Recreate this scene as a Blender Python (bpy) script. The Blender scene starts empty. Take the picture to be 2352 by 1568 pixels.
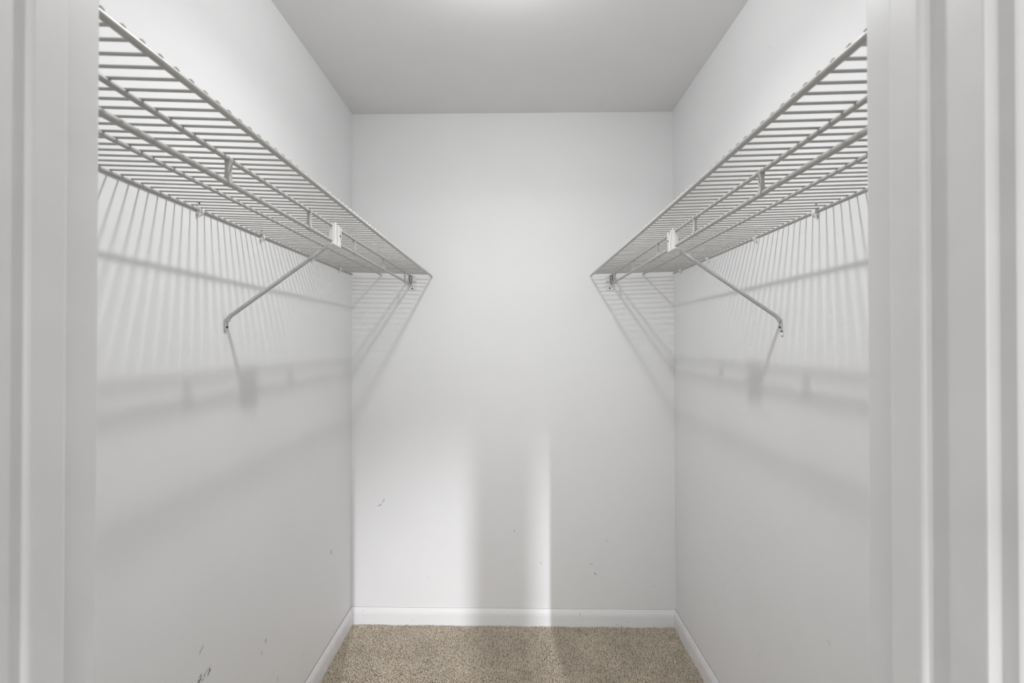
import bpy, math, random
import numpy as np
from mathutils import Vector, Matrix

# ------------------------------------------------------------------ camera, world, exposure
scene = bpy.context.scene
C = scene.collection
F = 1087.0                                   # focal length in pixels of the 2352 px frame
cam_d = bpy.data.cameras.new('camera')
cam = bpy.data.objects.new('camera', cam_d)
C.objects.link(cam)
CAMZ = 1.343
cam.location = (0, 0, CAMZ)
cam.rotation_euler = (math.radians(90.4), 0, 0)
cam_d.sensor_width = 36.0
cam_d.lens = 36.0 * F / 2352.0
cam_d.shift_x = -6 / 2352
cam_d.shift_y = -6 / 2352
cam_d.clip_start = 0.02
cam_d.dof.use_dof = True
cam_d.dof.focus_distance = 1.75
cam_d.dof.aperture_fstop = 5.6
scene.camera = cam

GLOW_POWER = 16.5
BEAM_POWER = 5.6
SPOT_POWER = 1000.0
FILL_POWER = 124.0

world = bpy.data.worlds.new('world')
scene.world = world
world.use_nodes = True
world.node_tree.nodes['Background'].inputs[0].default_value = (0.75, 0.85, 1.0, 1)
world.node_tree.nodes['Background'].inputs[1].default_value = 0.3

# broad fill light added behind the camera, across an unseen bedroom window
al = bpy.data.lights.new('bedroom_fill', 'AREA')
al.shape = 'RECTANGLE'; al.size = 4.0; al.size_y = 1.9
al.energy = FILL_POWER
al.color = (1.0, 1.0, 1.0)
alo = bpy.data.objects.new('bedroom_fill', al)
C.objects.link(alo)
alo.location = (0, -5.17, 1.20)
alo.rotation_euler = (math.radians(-90), 0, math.radians(180))

scene.view_settings.view_transform = 'Standard'
scene.view_settings.look = 'None'
scene.view_settings.exposure = 0.0
scene.view_settings.gamma = 1.0
scene.view_settings.use_curve_mapping = False

# ------------------------------------------------------------------ materials
def new_mat(name):
    m = bpy.data.materials.new(name); m.use_nodes = True
    return m, m.node_tree, m.node_tree.nodes['Principled BSDF']

def N(t, kind, **kw):
    n = t.nodes.new(kind)
    for k, v in kw.items(): setattr(n, k, v)
    return n

def simple(name, col, rough=0.5, spec=0.5, metal=0.0, bump=0.0, bscale=400, var=0.0, vscale=30):
    m, t, b = new_mat(name)
    b.inputs['Base Color'].default_value = (*col, 1)
    b.inputs['Roughness'].default_value = rough
    b.inputs['Specular IOR Level'].default_value = spec
    b.inputs['Metallic'].default_value = metal
    geo = N(t, 'ShaderNodeNewGeometry')
    if bump:
        nz = N(t, 'ShaderNodeTexNoise'); nz.inputs['Scale'].default_value = bscale; nz.inputs['Detail'].default_value = 3
        t.links.new(geo.outputs['Position'], nz.inputs['Vector'])
        bp = N(t, 'ShaderNodeBump'); bp.inputs['Strength'].default_value = bump; bp.inputs['Distance'].default_value = 0.001
        t.links.new(nz.outputs['Fac'], bp.inputs['Height']); t.links.new(bp.outputs['Normal'], b.inputs['Normal'])
    if var:
        n2 = N(t, 'ShaderNodeTexNoise'); n2.inputs['Scale'].default_value = vscale; n2.inputs['Detail'].default_value = 4
        t.links.new(geo.outputs['Position'], n2.inputs['Vector'])
        mr = N(t, 'ShaderNodeMapRange'); mr.inputs[1].default_value = 0.3; mr.inputs[2].default_value = 0.7
        mr.inputs[3].default_value = 1 - var; mr.inputs[4].default_value = 1.0
        t.links.new(n2.outputs['Fac'], mr.inputs[0])
        mx = N(t, 'ShaderNodeMix', data_type='RGBA', blend_type='MULTIPLY'); mx.inputs[0].default_value = 1
        mx.inputs[6].default_value = (*col, 1)
        t.links.new(mr.outputs[0], mx.inputs[7]); t.links.new(mx.outputs[2], b.inputs['Base Color'])
    return m

def wall_paint(name, col, marks=(), plane='xz', rough=0.55, bump=0.12):
    """Flat wall paint with faint roller texture; marks = scuffs (a, z, length, width, angle deg, strength)."""
    m = simple(name, col, rough, 0.25, 0, bump, 260, 0.025, 3.0)
    t = m.node_tree; b = t.nodes['Principled BSDF']
    if not marks: return m
    geo = N(t, 'ShaderNodeNewGeometry')
    nz = N(t, 'ShaderNodeTexNoise'); nz.inputs['Scale'].default_value = 70; nz.inputs['Detail'].default_value = 2
    t.links.new(geo.outputs['Position'], nz.inputs['Vector'])
    sub = N(t, 'ShaderNodeVectorMath', operation='SUBTRACT'); sub.inputs[1].default_value = (.5, .5, .5)
    t.links.new(nz.outputs['Color'], sub.inputs[0])
    scl = N(t, 'ShaderNodeVectorMath', operation='SCALE'); scl.inputs['Scale'].default_value = 0.012
    t.links.new(sub.outputs[0], scl.inputs[0])
    add = N(t, 'ShaderNodeVectorMath', operation='ADD')
    t.links.new(geo.outputs['Position'], add.inputs[0]); t.links.new(scl.outputs[0], add.inputs[1])
    grain = N(t, 'ShaderNodeTexNoise'); grain.inputs['Scale'].default_value = 260
    t.links.new(geo.outputs['Position'], grain.inputs['Vector'])
    gr = N(t, 'ShaderNodeMapRange'); gr.inputs[1].default_value = 0.38; gr.inputs[2].default_value = 0.52
    t.links.new(grain.outputs['Fac'], gr.inputs[0])
    total = None
    for (a, z, ln, wd, ang, st) in marks:
        mp = N(t, 'ShaderNodeMapping', vector_type='TEXTURE')
        if plane == 'xz':
            mp.inputs['Location'].default_value = (a, 2.25, z)
            mp.inputs['Rotation'].default_value = (0, -math.radians(ang), 0)
            mp.inputs['Scale'].default_value = (ln, 100, wd)
        else:
            mp.inputs['Location'].default_value = (0, a, z)
            mp.inputs['Rotation'].default_value = (math.radians(ang), 0, 0)
            mp.inputs['Scale'].default_value = (100, ln, wd)
        t.links.new(add.outputs[0], mp.inputs['Vector'])
        le = N(t, 'ShaderNodeVectorMath', operation='LENGTH'); t.links.new(mp.outputs[0], le.inputs[0])
        mr = N(t, 'ShaderNodeMapRange'); mr.inputs[1].default_value = 1.0; mr.inputs[2].default_value = 0.35
        mr.inputs[3].default_value = 0; mr.inputs[4].default_value = st
        t.links.new(le.outputs['Value'], mr.inputs[0])
        if total is None: total = mr.outputs[0]
        else:
            mxm = N(t, 'ShaderNodeMath', operation='MAXIMUM')
            t.links.new(total, mxm.inputs[0]); t.links.new(mr.outputs[0], mxm.inputs[1]); total = mxm.outputs[0]
    mul = N(t, 'ShaderNodeMath', operation='MULTIPLY')
    t.links.new(total, mul.inputs[0]); t.links.new(gr.outputs[0], mul.inputs[1])
    src = b.inputs['Base Color'].links[0].from_socket
    mx = N(t, 'ShaderNodeMix', data_type='RGBA')
    t.links.new(mul.outputs[0], mx.inputs[0]); t.links.new(src, mx.inputs[6])
    mx.inputs[7].default_value = (0.06, 0.06, 0.065, 1)
    t.links.new(mx.outputs[2], b.inputs['Base Color'])
    return m

def bw(px, py):                       # photo scuff position on the back wall -> x, z
    return ((px - 1182) * 2.253 / F, CAMZ - (py - 785) * 2.253 / F)
def lw(px, py):                       # ... on the left wall -> y, z
    y = F * 0.779 / (1182 - px); return (y, CAMZ - (py - 785) * y / F)
def rw(px, py):
    y = F * 0.757 / (px - 1182); return (y, CAMZ - (py - 785) * y / F)

PAINT = (0.88, 0.882, 0.884)
back_marks = [(*bw(880, 1150), .020, .004, 60, .5), (*bw(871, 1160), .012, .004, 20, .8), (*bw(862, 1135), .010, .003, 80, .25),
              (*bw(1182, 1216), .004, .004, 0, .9), (*bw(1243, 1290), .012, .003, -70, .4), (*bw(1366, 1314), .012, .004, -50, .75),
              (*bw(1357, 1291), .010, .003, -30, .5), (*bw(1391, 1238), .012, .003, -60, .3), (*bw(1020, 1120), .004, .004, 0, .25),
              (*bw(985, 1325), .010, .003, 30, .2), (*bw(1500, 1340), .008, .004, 40, .25)]
left_marks = [(*lw(762, 1266), .008, .012, 0, .7), (*lw(484, 1535), .016, .007, 60, .95), (*lw(462, 1556), .014, .008, 40, 1.0),
              (*lw(474, 1546), .020, .005, 45, .6), (*lw(613, 1468), .008, .012, 30, .45), (*lw(604, 1495), .006, .010, 10, .3),
              (*lw(466, 1487), .016, .004, 50, .4), (*lw(812, 1205), .010, .004, 50, .3), (*lw(700, 1500), .012, .004, 60, .25),
              (*lw(640, 1555), .010, .006, 20, .3)]
right_marks = [(*rw(1777, 105), .010, .004, 70, .3), (*rw(1692, 1306), .010, .003, 20, .3), (*rw(1740, 1500), .008, .004, 60, .3),
               (*rw(1640, 1380), .008, .003, 40, .25), (*rw(1900, 1470), .008, .004, 40, .3)]
M = {}
M['wall_back'] = wall_paint('wall_back_paint', PAINT, back_marks, 'xz')
M['wall_left'] = wall_paint('wall_left_paint', PAINT, left_marks, 'yz')
M['wall_right'] = wall_paint('wall_right_paint', PAINT, right_marks, 'yz')
M['wall'] = wall_paint('wall_paint', PAINT)
M['ceiling'] = simple('ceiling_paint', (.88, .88, .88), .8, .1, 0, .2, 180, .02, 5)
M['trim'] = simple('trim_enamel', (.79, .79, .792), .35, .45, 0, .04, 120, .05, 14)
M['baseboard'] = simple('baseboard_enamel', (.88, .882, .89), .4, .4, 0, .05, 90, .06, 25)
M['baseboard_back'] = wall_paint('baseboard_back_enamel', (.88, .882, .89), [(*bw(1330, 1402), .007, .005, 40, .5), (*bw(1415, 1424), .004, .004, 0, .7), (*bw(1424, 1428), .005, .004, 30, .7), (*bw(1440, 1418), .004, .003, 60, .5), (*bw(835, 1399), .004, .004, 0, .4), (*bw(950, 1419), .010, .003, 40, .25), (*bw(1170, 1408), .012, .003, -10, .3)], 'xz', .4, .05)
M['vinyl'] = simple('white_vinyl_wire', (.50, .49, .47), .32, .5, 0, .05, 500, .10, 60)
M['plastic'] = simple('white_plastic', (.80, .80, .79), .35, .5, 0, .03, 300, .04, 80)
M['bracesteel'] = simple('painted_steel', (.62, .62, .62), .35, .5, 0, .05, 400, .15, 90)
M['screw'] = simple('dark_screw', (.035, .033, .03), .4, .5, .6, 0, 1, .2, 300)
M['slot_dark'] = simple('slot_shade_paint', (.02, .02, .02), .9, .1, 0, 0, 1, .2, 300)  # near-black, paints the shade inside the bracket slots
M['black'] = simple('black_metal', (.02, .02, .02), .5, .4, .3, 0, 1, .1, 100)
M['porcelain'] = simple('porcelain', (.8, .8, .78), .25, .5, 0, 0, 1, .03, 40)

def carpet_mat():
    m, t, b = new_mat('carpet_yarn')
    geo = N(t, 'ShaderNodeNewGeometry')
    cr = N(t, 'ShaderNodeValToRGB')
    e = cr.color_ramp.elements
    e[0].position = 0.0; e[0].color = (.40, .325, .25, 1)
    e[1].position = 1.0; e[1].color = (.93, .84, .73, 1)
    e.new(0.35).color = (.80, .705, .575, 1); e.new(0.7).color = (.88, .785, .65, 1)
    t.links.new(geo.outputs['Random Per Island'], cr.inputs[0])
    nz = N(t, 'ShaderNodeTexNoise'); nz.inputs['Scale'].default_value = 7; nz.inputs['Detail'].default_value = 5
    t.links.new(geo.outputs['Position'], nz.inputs['Vector'])
    mr = N(t, 'ShaderNodeMapRange'); mr.inputs[1].default_value = .3; mr.inputs[2].default_value = .7
    mr.inputs[3].default_value = .93; mr.inputs[4].default_value = 1.10
    t.links.new(nz.outputs['Fac'], mr.inputs[0])
    mx = N(t, 'ShaderNodeMix', data_type='RGBA', blend_type='MULTIPLY'); mx.inputs[0].default_value = 1
    t.links.new(cr.outputs[0], mx.inputs[6]); t.links.new(mr.outputs[0], mx.inputs[7])
    t.links.new(mx.outputs[2], b.inputs['Base Color'])
    b.inputs['Roughness'].default_value = .9; b.inputs['Specular IOR Level'].default_value = .1
    return m
M['carpet'] = carpet_mat()
M['carpet_back'] = simple('carpet_backing', (.36, .31, .245), .95, .05, 0, .6, 600, .4, 300)

def emit(name, col, s):
    m = bpy.data.materials.new(name); m.use_nodes = True; t = m.node_tree
    t.nodes.remove(t.nodes['Principled BSDF'])
    e = t.nodes.new('ShaderNodeEmission'); e.inputs[0].default_value = (*col, 1); e.inputs[1].default_value = s
    t.links.new(e.outputs[0], t.nodes['Material Output'].inputs[0])
    return m
M['bulb'] = emit('lit_bulb', (.99, .995, 1.0), 25.0)

# ------------------------------------------------------------------ mesh helpers
class MB:
    def __init__(s): s.v = []; s.f = []; s.sm = []
    def add(s, verts, faces, smooth=False, mat=None):
        o = len(s.v)
        for p in verts:
            p = Vector(p)
            if mat is not None: p = mat @ p
            s.v.append(tuple(p))
        for f in faces:
            s.f.append(tuple(i + o for i in f)); s.sm.append(smooth)
        return s
    def box(s, lo, hi, bev=0.0):
        x0, y0, z0 = lo; x1, y1, z1 = hi
        if bev <= 0:
            v = [(x0,y0,z0),(x1,y0,z0),(x1,y1,z0),(x0,y1,z0),(x0,y0,z1),(x1,y0,z1),(x1,y1,z1),(x0,y1,z1)]
            return s.add(v, [(0,3,2,1),(4,5,6,7),(0,1,5,4),(1,2,6,5),(2,3,7,6),(3,0,4,7)])
        import bmesh
        bm = bmesh.new(); bmesh.ops.create_cube(bm, size=1)
        for q in bm.verts:
            q.co = Vector(((x0+x1)/2 + q.co.x*(x1-x0), (y0+y1)/2 + q.co.y*(y1-y0), (z0+z1)/2 + q.co.z*(z1-z0)))
        bmesh.ops.bevel(bm, geom=bm.edges[:], offset=bev, segments=2, affect='EDGES', profile=.6)
        bm.verts.index_update()
        s.add([q.co.copy() for q in bm.verts], [[q.index for q in f.verts] for f in bm.faces], False)
        bm.free(); return s
    def tube(s, pts, r, n=10, caps=True, flat=None):
        pts = [Vector(p) for p in pts]; m = len(pts)
        rs = r if isinstance(r, (list, tuple)) else [r]*m
        tang = []
        for i in range(m):
            a = pts[max(i-1, 0)]; b = pts[min(i+1, m-1)]
            tang.append((b-a).normalized())
        up = Vector((0,0,1)) if abs(tang[0].z) < .9 else Vector((0,1,0))
        verts = []; faces = []
        u = tang[0].cross(up).normalized()
        for i in range(m):
            if i: u = (u - tang[i]*u.dot(tang[i])).normalized()
            w = u.cross(tang[i]).normalized()
            ru, rw_ = (rs[i], rs[i]) if not isinstance(rs[i], tuple) else rs[i]
            for k in range(n):
                a = 2*math.pi*k/n
                verts.append(pts[i] + u*math.cos(a)*ru + w*math.sin(a)*rw_)
        for i in range(m-1):
            for k in range(n):
                faces.append((i*n+k, i*n+(k+1)%n, (i+1)*n+(k+1)%n, (i+1)*n+k))
        s.add(verts, faces, True)
        if caps:
            s.add(verts[:n], [tuple(range(n))[::-1]]); s.add(verts[-n:], [tuple(range(n))])
        return s
    def lathe(s, prof, c=(0,0,0), n=24):
        verts = []; faces = []
        for (r, z) in prof:
            for k in range(n):
                a = 2*math.pi*k/n
                verts.append((c[0]+r*math.cos(a), c[1]+r*math.sin(a), c[2]+z))
        for i in range(len(prof)-1):
            for k in range(n):
                faces.append((i*n+k, i*n+(k+1)%n, (i+1)*n+(k+1)%n, (i+1)*n+k))
        return s.add(verts, faces, True)
    def prism(s, poly, h0, h1, axis='z', smooth=False):
        """poly: 2D outline; extruded along axis."""
        n = len(poly)
        def P(a, b, h):
            return {'z': (a,b,h), 'y': (a,h,b), 'x': (h,a,b)}[axis]
        v = [P(a,b,h0) for a,b in poly] + [P(a,b,h1) for a,b in poly]
        f = [(i,(i+1)%n,n+(i+1)%n,n+i) for i in range(n)]
        s.add(v, f, smooth); s.add(v[:n], [tuple(range(n))[::-1]]); s.add(v[n:], [tuple(range(n))])
        return s
    def mesh(s, name, mat):
        me = bpy.data.meshes.new(name); me.from_pydata(s.v, [], s.f); me.materials.append(mat)
        me.polygons.foreach_set('use_smooth', s.sm)
        import bmesh
        bm = bmesh.new(); bm.from_mesh(me); bmesh.ops.recalc_face_normals(bm, faces=bm.faces); bm.to_mesh(me); bm.free()
        return me
    def build(s, name, mat, parent=None):
        return link(name, s.mesh(name, mat), parent)

def link(name, data, parent=None):
    o = bpy.data.objects.new(name, data); C.objects.link(o)
    if parent: o.parent = parent
    return o
def tag(o, label=None, cat=None, group=None, kind=None):
    if label: o['label'] = label
    if cat: o['category'] = cat
    if group: o['group'] = group
    if kind: o['kind'] = kind
    return o
def thing(name, loc, label, cat, group=None):
    o = link(name, None); o.location = loc; o.empty_display_size = .05
    return tag(o, label, cat, group)
def struct(name, mb, mat, label=None, cat=None):
    o = mb.build(name, mat); return tag(o, label, cat, None, 'structure')

# ------------------------------------------------------------------ room shell
XL = -0.779                    # left closet wall
XRB, XRT = 0.760, 0.748        # right closet wall, bottom and top (slightly out of plumb)
XR = 0.7545
YBL, YBR = 2.266, 2.239        # back wall is a little out of square
ZC = 2.437                     # closet ceiling
JB, JF = 0.4355, 0.326         # inner and outer face of the door wall
def yb(x): return YBL + (YBR - YBL) * (x - XL) / (XRB - XL)

fl = MB().box((-2.1, -5.2, -.06), (2.2, 2.40, 0.0))
struct('floor', fl, M['carpet_back'], 'tan brown cut-pile carpeted floor of the closet', 'floor')

w = MB().box((XL-.1, JB, -.06), (XL, 2.40, ZC+.1))
struct('wall_left', w, M['wall_left'], 'white painted closet wall behind the left wire shelf', 'wall')
w = MB()
w.add([(XRB,JB,0),(XRB+.12,JB,0),(XRB+.12,2.40,0),(XRB,2.40,0),(XRT,JB,ZC+.1),(XRT+.12,JB,ZC+.1),(XRT+.12,2.40,ZC+.1),(XRT,2.40,ZC+.1)],
      [(0,3,2,1),(4,5,6,7),(0,1,5,4),(1,2,6,5),(2,3,7,6),(3,0,4,7)])
struct('wall_right', w, M['wall_right'], 'white painted closet wall behind the right wire shelf', 'wall')
w = MB().prism([(XL-.1, yb(XL-.1)), (XRB+.12, yb(XRB+.12)), (XRB+.12, 2.40), (XL-.1, 2.40)], -.06, ZC+.1)
struct('wall_back', w, M['wall_back'], 'white painted back wall of the closet between the two shelves', 'wall')
w = MB().box((XL-.1, JF, ZC), (XRB+.12, 2.40, ZC+.1))
struct('ceiling', w, M['ceiling'], 'flat white closet ceiling with a bright glow at the top', 'ceiling')

# door wall with its opening
JLX, JRX = -0.3836, 0.3250     # jamb faces
HZ = 2.035                     # head of the opening
w = MB().box((-2.1, JF, 0), (JLX-.018, JB, 3.0))
struct('wall_front_left', w, M['wall'])
w = MB().box((JRX+.018, JF, 0), (2.2, JB, 3.0))
struct('wall_front_right', w, M['wall'])
w = MB().box((JLX-.018, JF, HZ+.018), (JRX+.018, JB, 3.0))
struct('wall_front_header', w, M['wall'])

# bedroom behind the camera (gives the fill light)
struct('wall_bedroom_left', MB().box((-2.2, -5.3, 0), (-2.1, JF, 3.0)), M['wall'])
struct('wall_bedroom_right', MB().box((2.2, -5.3, 0), (2.3, JF, 3.0)), M['wall'])
w = MB().box((-2.1, -5.3, 0), (2.2, -5.2, .2)).box((-2.1, -5.3, 2.2), (2.2, -5.2, 3.0))
w.box((-2.1, -5.3, .2), (-2.02, -5.2, 2.2)).box((2.02, -5.3, .2), (2.2, -5.2, 2.2))
struct('wall_bedroom_back', w, M['wall'])
struct('ceiling_bedroom', MB().box((-2.2, -5.3, 2.95), (2.3, JF, 3.05)), M['ceiling'])

# ------------------------------------------------------------------ door trim
def jamb(name, side, label):
    s = side; x = JLX if s < 0 else JRX
    xo = x + s*.018
    r = .0015
    o = struct(name, MB().box((min(x,xo), JF, 0), (max(x,xo), JB, HZ), r), M['trim'], label, 'door frame')
    th = .0077 if s > 0 else .0050
    xs = x - s*th
    # stop strip with eased edges
    y0, y1 = .3686, .4016
    poly = [(x, y0), (xs + s*.0035, y0), (xs + s*.0018, y0+.0006), (xs + s*.0005, y0+.002), (xs, y0+.004), (xs, y1-.004), (xs + s*.001, y1-.0015), (xs + s*.003, y1), (x, y1)]
    MB().prism(poly, 0, HZ).build('door_stop', M['trim'], o)
    # casing on the bedroom side
    c0 = x + s*.010; c1 = c0 + s*.057
    poly = [(c0, JF), (c0, JF-.0105), (c0 + s*.0015, JF-.0117), (c0 + s*.012, JF-.0117), (c0 + s*.016, JF-.0145), (c0 + s*.050, JF-.0175), (c0 + s*.055, JF-.0165), (c1, JF-.014), (c1, JF)]
    MB().prism(poly, 0, HZ+.065).build('casing', M['trim'], o)
    return o
jamb('trim_1', -1, 'white painted door jamb along the left edge of the view')
jamb('trim_2', 1, 'white painted door jamb and casing along the right edge of the view')
h = struct('trim_3', MB().box((JLX-.018, JF, HZ), (JRX+.018, JB, HZ+.018), .0012), M['trim'])
MB().box((JLX, .3686, HZ-.0077), (JRX, .4016, HZ), .0015).build('door_stop', M['trim'], h)
MB().box((JLX-.067, JF-.0165, HZ+.010), (JRX+.067, JF, HZ+.067), .0015).build('casing', M['trim'], h)

# ------------------------------------------------------------------ baseboards
BH = .083
prof = [(.0028, 0), (.0125, 0), (.0125, .052), (.0118, .060), (.0100, .068), (.0078, .074), (.0062, .079), (.0050, .0815), (.0040, BH), (.0028, BH-.0006)]
def baseboard(name, p0, p1, nrm, label):
    p0 = Vector(p0); p1 = Vector(p1); nrm = Vector(nrm).normalized()
    mb = MB(); n = len(prof)
    d = (p1-p0).normalized()
    def ring(p, mitre):
        out = []
        for (a, z) in prof:
            q = p + nrm*a + d*(a*mitre); out.append((q.x, q.y, z))
        return out
    v = ring(p0, baseboard.m0) + ring(p1, baseboard.m1)
    mb.add(v, [(i, (i+1) % n, n+(i+1) % n, n+i) for i in range(n)])
    mb.add(v[:n], [tuple(range(n))]); mb.add(v[n:], [tuple(range(n))[::-1]])
    o = struct(name, mb, M['baseboard_back'] if name == 'baseboard_back' else M['baseboard'], label, 'baseboard'); return o
baseboard.m0, baseboard.m1 = 0, -1
baseboard('baseboard_left', (XL, JB, 0), (XL, YBL, 0), (1, 0, 0), 'white baseboard along the left closet wall')
baseboard('baseboard_right', (XRB, JB, 0), (XRB, YBR, 0), (-1, 0, 0), 'white baseboard along the right closet wall')
baseboard.m0, baseboard.m1 = 1, -1
nb = Vector((YBR-YBL, -(XRB-XL), 0))
baseboard('baseboard_back', (XL, YBL, 0), (XRB, YBR, 0), nb, 'white scuffed baseboard along the closet back wall')

# ------------------------------------------------------------------ carpet pile (uncountable tufts)
def carpet_pile():
    rng = np.random.default_rng(4)
    def grid(sp, y0, y1):
        gx, gy = np.meshgrid(np.arange(XL+.013, XRB-.012, sp), np.arange(y0, y1, sp))
        return gx.ravel(), gy.ravel(), np.full(gx.size, sp)
    g1 = grid(.0052, JF, 1.40); g2 = grid(.0034, 1.40, 2.26)
    px, py, sp = (np.concatenate((g1[i], g2[i])) for i in range(3)); n = len(px)
    px = px + rng.uniform(-.45, .45, n)*sp; py = py + rng.uniform(-.45, .45, n)*sp
    lim = YBL + (YBR-YBL)*(px-XL)/(XRB-XL) - .0135
    keep = (py < lim) & ((py > JB) | ((px > JLX) & (px < JRX)))
    px = px[keep]; py = py[keep]; sp = sp[keep]; n = len(px)
    lump = np.sin(px*23+1)*np.sin(py*19) * .0012 + np.sin(px*61+py*40)*.0007
    hgt = .0072 + lump + rng.uniform(-.0026, .0020, n)
    a0 = rng.uniform(0, 2*np.pi, n)
    lean = rng.uniform(.0, .0042, n); ld = rng.uniform(0, 2*np.pi, n)
    r0 = rng.uniform(.37, .52, n)*sp
    V = np.zeros((n, 7, 3))
    for k in range(3):
        a = a0 + k*2*np.pi/3
        V[:, k, 0] = px + np.cos(a)*r0*.8; V[:, k, 1] = py + np.sin(a)*r0*.8; V[:, k, 2] = 0
        a = a + .7
        V[:, 3+k, 0] = px + np.cos(a)*r0*1.1 + np.cos(ld)*lean*.6
        V[:, 3+k, 1] = py + np.sin(a)*r0*1.1 + np.sin(ld)*lean*.6
        V[:, 3+k, 2] = hgt*.72
    V[:, 6, 0] = px + np.cos(ld)*lean; V[:, 6, 1] = py + np.sin(ld)*lean; V[:, 6, 2] = hgt
    T = []
    for k in range(3):
        j = (k+1) % 3
        T += [(k, j, 3+j), (k, 3+j, 3+k), (3+k, 3+j, 6)]
    T = np.array(T)
    faces = (np.arange(n)[:, None, None]*7 + T[None]).reshape(-1, 3)
    me = bpy.data.meshes.new('carpet_pile')
    me.vertices.add(n*7); me.vertices.foreach_set('co', V.reshape(-1).astype(np.float32))
    nf = len(faces); me.loops.add(nf*3); me.polygons.add(nf)
    me.loops.foreach_set('vertex_index', faces.reshape(-1).astype(np.int32))
    me.polygons.foreach_set('loop_start', (np.arange(nf)*3).astype(np.int32))
    me.polygons.foreach_set('loop_total', np.full(nf, 3, np.int32))
    me.polygons.foreach_set('use_smooth', np.ones(nf, bool))
    me.update(); me.validate(); me.materials.append(M['carpet'])
    o = link('carpet_pile', me)
    tag(o, 'tan brown cut pile carpet covering the closet floor', 'carpet', None, 'stuff')
carpet_pile()

# ------------------------------------------------------------------ wire shelves
TILT = .029
Y0 = .440
def arc(c, r, a0, a1, n):
    return [(c[0]+r*math.cos(a0+(a1-a0)*i/n), c[1]+r*math.sin(a0+(a1-a0)*i/n)) for i in range(n+1)]

def screw(name, mat, loc, nrm, r, parent):
    """dome-headed screw with a slot, axis along nrm"""
    q = Vector(nrm).to_track_quat('Z', 'Y').to_matrix().to_4x4()
    mb = MB().lathe([(r, 0), (r, r*.25), (r*.8, r*.5), (r*.45, r*.62), (.0001, r*.66)], n=14)
    mb2 = MB(); mb2.add([Matrix.Translation(loc) @ (q @ Vector(p)) for p in mb.v], mb.f, True)
    return mb2.build(name, mat, parent)

def wire_shelf(side, xw, rails, phase, ties, clamp_y, yend, label):
    """side -1: on the left wall; rails = distances of back, middle, inner, front rail from the wall."""
    s = -side
    ymid = (Y0+yend)/2
    zb = CAMZ + .3305
    root = thing('wire_shelf', (xw, ymid, zb), label, 'shelf', 'wire shelves on the closet side walls')
    root.rotation_euler = (0, math.atan(TILT)*s, 0)
    rb, rm, ri, rf = rails
    wr = .0020
    L0 = -ymid + Y0; L1 = -ymid + yend
    radii = {'back_rail': .0034, 'middle_rail': .0040, 'inner_rail': .0042, 'front_rail': .0046}
    for nm, d in (('back_rail', rb), ('middle_rail', rm), ('inner_rail', ri), ('front_rail', rf)):
        r = radii[nm]
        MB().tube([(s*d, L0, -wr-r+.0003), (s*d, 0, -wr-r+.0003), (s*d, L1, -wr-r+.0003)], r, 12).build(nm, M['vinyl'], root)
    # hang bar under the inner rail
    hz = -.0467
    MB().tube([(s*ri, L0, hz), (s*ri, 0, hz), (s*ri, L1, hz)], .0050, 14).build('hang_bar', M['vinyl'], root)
    # cross wires, each one an object, sharing a mesh
    xe = rf + .0016
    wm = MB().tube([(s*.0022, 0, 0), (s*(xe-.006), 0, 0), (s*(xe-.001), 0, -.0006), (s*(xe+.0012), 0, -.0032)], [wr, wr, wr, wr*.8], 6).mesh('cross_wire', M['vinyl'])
    rnd = random.Random(7 + side)
    k0 = math.ceil((Y0+.004-phase)/.0254); y = phase + k0*.0254
    while y < yend - .006:
        o = link('cross_wire', wm, root); o.location = (0, y-ymid + rnd.uniform(-.0005, .0005), rnd.uniform(-.0003, .0003))
        y += .0254
    # flat ties between inner rail and hang bar
    tm = MB()
    zt = -wr - .0040
    pts = []
    for i in range(9):
        a = math.pi*i/8
        pts.append((math.cos(a)*.0052, zt + math.sin(a)*.0050))
    pts2 = []
    for i in range(9):
        a = math.pi + math.pi*i/8
        pts2.append((math.cos(a)*.0060, hz + math.sin(a)*.0062))
    outer = pts + [(-.0034, zt-.009), (-.0030, (zt+hz)/2), (-.0036, hz+.010)] + pts2 + [(.0036, hz+.010), (.0030, (zt+hz)/2), (.0034, zt-.009)]
    outer = [(s*ri + a, b) for a, b in outer]
    tm.prism(outer, -.0058, .0058, 'y', False)
    tmesh = tm.mesh('tie_strap', M['vinyl'])
    for ty in ties:
        o = link('tie_strap', tmesh, root); o.location = (0, ty - ymid, 0)
    # two-piece white plastic clamp around inner rail and hang bar, where the brace meets the shelf
    cx = s*ri; dy = clamp_y - ymid; zh = hz; zr = zt
    cl = MB().box((cx-.0075, dy-.026, zh-.0085), (cx+.0075, dy+.026, zr+.0035), .003).build('clamp', M['plastic'], root)
    for (ya, yb_, zt_) in ((-.0245, -.004, .0085), (.003, .0235, .0045)):
        x0, x1 = sorted((cx + s*.006, cx + s*.0105))
        MB().box((x0, dy+ya, zh-.009), (x1, dy+yb_, zr+zt_), .0022).build('clamp_rib', M['plastic'], cl)
    x0, x1 = sorted((cx - s*.011, cx - s*.006))
    MB().box((x0, dy-.020, zh+.004), (x1, dy+.020, zr-.001), .002).build('clamp_rib', M['plastic'], cl)
    MB().box((cx-.0105, dy-.027, zh-.0125), (cx+.0105, dy+.027, zh-.0055), .003).build('clamp_saddle', M['plastic'], cl)
    screw('screw', M['screw'], (cx + s*.0105, dy+.012, (zr+zh)/2-.001), (s, 0, 0), .0026, cl)
    screw('screw', M['screw'], (cx - s*.0110, dy-.014, (zr+zh)/2-.001), (-s, 0, 0), .0034, cl)
    return root

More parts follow.
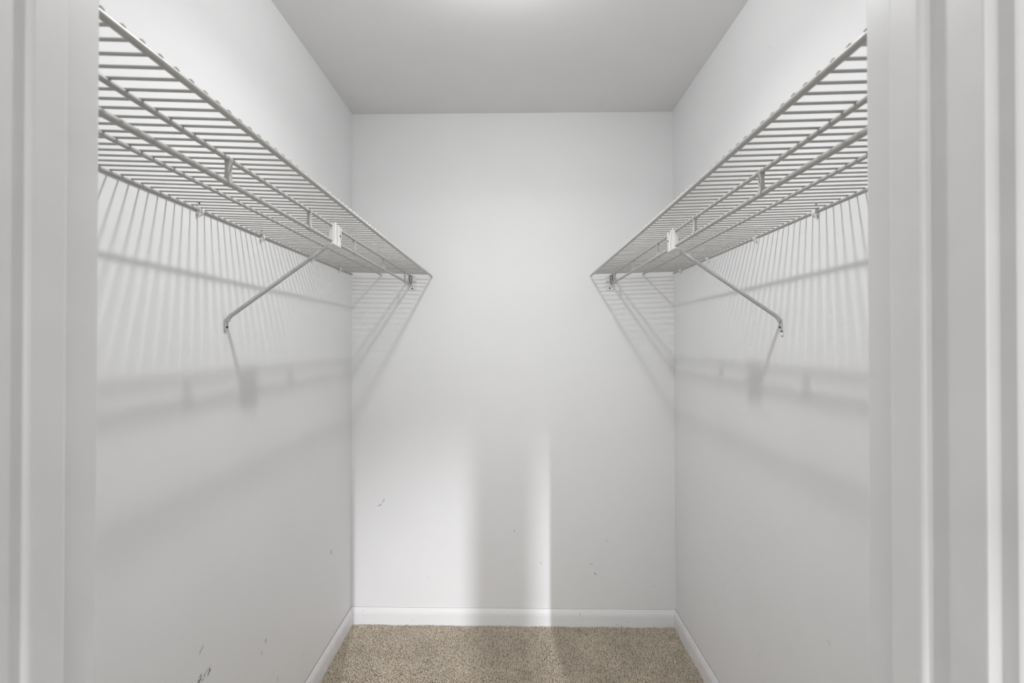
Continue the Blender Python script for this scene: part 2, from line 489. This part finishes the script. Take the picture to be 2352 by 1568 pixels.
L_RAILS = (.0038, .143, .284, .384)
R_RAILS = (.0038, .148, .297, .395)
shelfL = wire_shelf(-1, XL, L_RAILS, .525, (.493, .818, 1.141, 1.463, 1.795, 2.137), 1.302, 2.256, 'white vinyl-coated wire shelf with hang bar on the left wall')
shelfR = wire_shelf(1, XR, R_RAILS, .5057, (.553, .8774, 1.201, 1.515, 1.832, 2.157), 1.366, 2.234, 'white vinyl-coated wire shelf with hang bar on the right wall')

def shelf_z(d, below=0.0):      # height of the deck at distance d from its wall
    return CAMZ + .3305 - TILT*d - below

# ------------------------------------------------------------------ diagonal support braces
def brace(side, xw, ri, yf, yc, zfoot, label):
    s = -side
    root = thing('support_brace', (xw, yf, zfoot), label, 'shelf brace', 'diagonal shelf braces')
    # coordinates local to the foot on the wall
    zr = shelf_z(ri) - .005 - zfoot      # inner rail
    zh = shelf_z(ri, .0467) - zfoot      # hang bar
    dy = yc - yf
    R = .0056
    top = Vector((s*(ri-.0165), dy-.012, zh-.0145))
    b0 = Vector((s*.0075, 0, .004))
    pts = [b0 + Vector((0, 0, -.002)), b0 + Vector((s*.0008, 0, .004)), b0 + Vector((s*.0035, dy*.01, .0095)), b0 + Vector((s*.009, dy*.03, .0155))]
    d = (top - pts[-1])
    pts += [pts[-1] + d*.08, pts[-1] + d*.5, top]
    MB().tube(pts, [(R*.95, R*.75), R, R, R, R, R, R], 14).build('rod', M['bracesteel'], root)
    # flattened foot with screw
    out = [(.0062*math.cos(a), -.019 + .0062*math.sin(a)) for a in [math.pi + math.pi*i/8 for i in range(9)]]
    out += [(.0066, .004), (.0050, .010), (-.0050, .010), (-.0066, .004)]
    x0, x1 = sorted((s*.0003, s*.0052))
    f = MB().prism([(a, b) for a, b in out], x0, x1, 'x'); fo = f.build('foot_tab', M['bracesteel'], root)
    screw('screw', M['screw'], (s*.0052, 0.0, -.0125), (s, 0, 0), .0034, fo)
    return root
brace(-1, XL, L_RAILS[2], 1.273, 1.302, 1.396, 'grey steel diagonal brace screwed to the wall under the left shelf')
brace(1, XR, R_RAILS[2], 1.336, 1.366, 1.398, 'grey steel diagonal brace screwed to the wall under the right shelf')

# plastic wall anchor left in the wall under the right brace
wa = thing('wall_anchor', (XR+.0004, 1.333, 1.365), 'small white wall anchor just below the right brace foot', 'wall anchor')
mb = MB().lathe([(.0078, 0), (.0075, .0022), (.006, .0038), (.003, .0046), (.0001, .0048)], n=16)
m2 = MB(); m2.add([(-p[2], p[0]*.85, p[1]) for p in mb.v], mb.f, True); m2.build('flange', M['plastic'], wa)
MB().tube([(-.003, -.008, .0068), (-.004, -.003, .0082), (-.004, .003, .0072), (-.003, .0085, .0080)], .0007, 6).build('dark_line', M['screw'], wa)  # thin dark line across the top of the anchor

# ------------------------------------------------------------------ end brackets on the back wall
def end_bracket(side, xw, ri, label):
    s = -side
    x = xw + s*ri; yw = yb(x)
    zh = shelf_z(ri, .0467); zr = shelf_z(ri) - .006
    root = thing('end_bracket', (x, yw, zh), label, 'shelf bracket', 'shelf end brackets on the back wall')
    off = s*.007
    H = zr - zh
    # wall plate, rounded at the bottom
    pl = [(-.016+off, H+.008), (-.019+off, H+.002), (-.019+off, -.018), (-.014+off, -.026), (-.006+off, -.0295), (.008+off, -.0295), (.016+off, -.026), (.019+off, -.018), (.019+off, H+.002), (.016+off, H+.008)]
    MB().prism(pl, -.0032, -.0002, 'y').build('wall_plate', M['plastic'], root)
    # socket: outer shell walls, centre web and cups that hold rail and bar
    so = MB()
    so.box((-.0088, -.020, .001), (-.0066, -.003, H-.004), .0006)
    so.box((.0066, -.020, .001), (.0088, -.003, H-.004), .0006)
    so.box((-.0016, -.021, .006), (.0016, -.003, H-.007), .0006)
    cup = [(math.cos(a)*.0085, math.sin(a)*.0085) for a in [math.pi + math.pi*i/10 for i in range(11)]]
    cup += [(math.cos(a)*.0056, math.sin(a)*.0056) for a in [2*math.pi - math.pi*i/10 for i in range(11)]]
    so.prism(cup, -.021, -.003, 'y')
    top = [(math.cos(a)*.0085, H-.003 + math.sin(a)*.0095) for a in [math.pi*i/10 for i in range(11)]]
    top += [(math.cos(a)*.0050, H-.003 + math.sin(a)*.0055) for a in [math.pi - math.pi*i/10 for i in range(11)]]
    so.prism(top, -.021, -.003, 'y')
    so.box((-.0085, -.019, H-.0075), (.0085, -.003, H-.0055), .0005)
    so.build('socket', M['plastic'], root)
    bk = MB().box((-.0066, -.0045, .004), (-.0016, -.0031, H-.008)); bk.box((.0016, -.0045, .004), (.0066, -.0031, H-.008))
    bk.build('slot_shade_strip', M['slot_dark'], root)  # dark strips stand in for shade at the back of the slots
    x0, x1 = sorted((s*.0095, s*.0245))
    MB().box((x0, -.010, .010), (x1, -.0028, H+.004), .002).build('side_lug', M['plastic'], root)
    screw('screw', M['screw'], (off*.9, -.0032, -.0195), (0, -1, 0), .0036, root)
    return root
end_bracket(-1, XL, L_RAILS[2], 'white plastic bracket on the back wall holding the left hang bar end')
end_bracket(1, XR, R_RAILS[2], 'white plastic bracket on the back wall holding the right hang bar end')

# ------------------------------------------------------------------ wall clips
ORD = ['nearest the doorway', 'second from the doorway', 'third from the doorway', 'nearest the back corner']
def clip(side, xw, y, label):
    s = -side
    z = shelf_z(.0038) - .0045
    root = thing('wall_clip', (xw, y, z), label, 'shelf clip', 'plastic clips along the back rails')
    # hooked body: a J-shaped profile in x-z
    def X(p): return [(s*a, b) for a, b in p]
    J = [(.0003, .012), (.0035, .012), (.0045, .0055), (.0085, .0040), (.0112, .0005), (.0112, -.0045), (.0085, -.0095), (.0050, -.0125), (.0018, -.0150), (.0003, -.0150)]
    MB().prism(X(J), -.0078, .0078, 'y').build('clip_body', M['plastic'], root)
    MB().tube([(s*.0030, -.0052, -.010), (s*.0085, -.0060, -.0125), (s*.0040, -.0055, -.0195)], [.003, .0032, .0018], 8).build('clip_nib', M['plastic'], root)
    MB().box((min(s*.0003, s*.003), -.0048, .010), (max(s*.0003, s*.003), .0048, .0215), .001).build('screw_tab', M['plastic'], root)
    screw('screw', M['screw'], (s*.0030, 0, .0165), (s, 0, 0), .0027, root)
    return root
for i, y in enumerate((1.162, 1.450, 1.812, 2.096)):
    clip(-1, XL, y, 'white plastic clip under the left shelf on the wall, ' + ORD[i])
for i, y in enumerate((1.177, 1.471, 1.834, 2.136)):
    clip(1, XR, y, 'white plastic clip under the right shelf on the wall, ' + ORD[i])

# ------------------------------------------------------------------ closet lamp (above the frame)
BX, BY, BZ = -.035, 1.16, 2.352
lamp = thing('ceiling_lamp', (BX, BY, ZC), 'lit frosted reflector bulb in a white holder on the closet ceiling', 'lamp')
MB().lathe([(.0001, 0), (.055, 0), (.055, -.010), (.050, -.018), (.030, -.024), (.022, -.036), (.018, -.040), (.0001, -.040)], n=28).build('lamp_holder', M['porcelain'], lamp)
c = BZ - ZC
MB().lathe([(.013, -.040), (.014, c+.034), (.017, c+.026), (.022, c+.014), (.0245, c+.004), (.025, c-.006), (.0235, c-.012), (.014, c-.017), (.0001, c-.0185)], n=28).build('bulb', M['bulb'], lamp)
pl = bpy.data.lights.new('bulb_glow', 'POINT'); pl.energy = GLOW_POWER; pl.shadow_soft_size = .032; pl.color = (.99, .995, 1.0)
link('bulb_glow', pl, lamp).location = (0, 0, c-.002)
dl = bpy.data.lights.new('bulb_beam', 'AREA'); dl.shape = 'DISK'; dl.size = .066; dl.energy = BEAM_POWER; dl.color = (.99, .995, 1.0)
dl.spread = math.radians(156)
link('bulb_beam', dl, lamp).location = (0, 0, c-.031)

# ------------------------------------------------------------------ unseen spotlight and light blocker added behind the camera
sp = thing('added_spotlight', (.754, -5.1995, 2.02), 'small black spotlight added on the unseen bedroom wall to light the closet', 'lamp')  # added source for the soft bright patch low on the back wall
MB().lathe([(.0001, 0), (.05, 0), (.05, .02), (.0001, .02)], n=20).build('wall_plate', M['black'], sp).rotation_euler = (math.radians(-90), 0, 0)
MB().tube([(0, .02, 0), (0, .08, 0), (0, .12, -.01)], .008, 10).build('arm', M['black'], sp)
hd = MB().lathe([(.0001, .06), (.03, .06), (.035, .04), (.038, -.05), (.035, -.05), (.030, .03), (.0001, .03)], n=20).build('added_spot_head', M['black'], sp)
hd.location = (0, .14, -.01)
aim = Vector((-.20, 2.25, -.30)) - Vector((.754, -5.06, 2.01))
hd.rotation_euler = aim.to_track_quat('-Z', 'Y').to_euler()
sl = bpy.data.lights.new('added_spot_beam', 'SPOT')
sl.energy = SPOT_POWER; sl.spot_size = math.radians(20.5); sl.spot_blend = 1.0; sl.shadow_soft_size = .032
sl.color = (.97, .96, 1.0)
slo = link('added_spot_beam', sl, hd); slo.location = (0, 0, -.055)

blocker = thing('light_blocker', (.481, -2.6, 0), 'slim black upright added in the unseen bedroom to cast the dark band', 'lamp')  # added blocker, keeps a vertical band of the spotlight patch dark
MB().lathe([(.0001, 0), (.13, 0), (.13, .012), (.02, .022), (.0001, .022)], n=24).build('base', M['black'], blocker)
MB().lathe([(.0001, .02), (.009, .02), (.009, 1.18), (.0001, 1.18)], n=12).build('pole', M['black'], blocker)
MB().lathe([(.0001, 1.16), (.050, 1.16), (.050, 1.84), (.0001, 1.84)], n=24).build('blocker_body', M['black'], blocker)
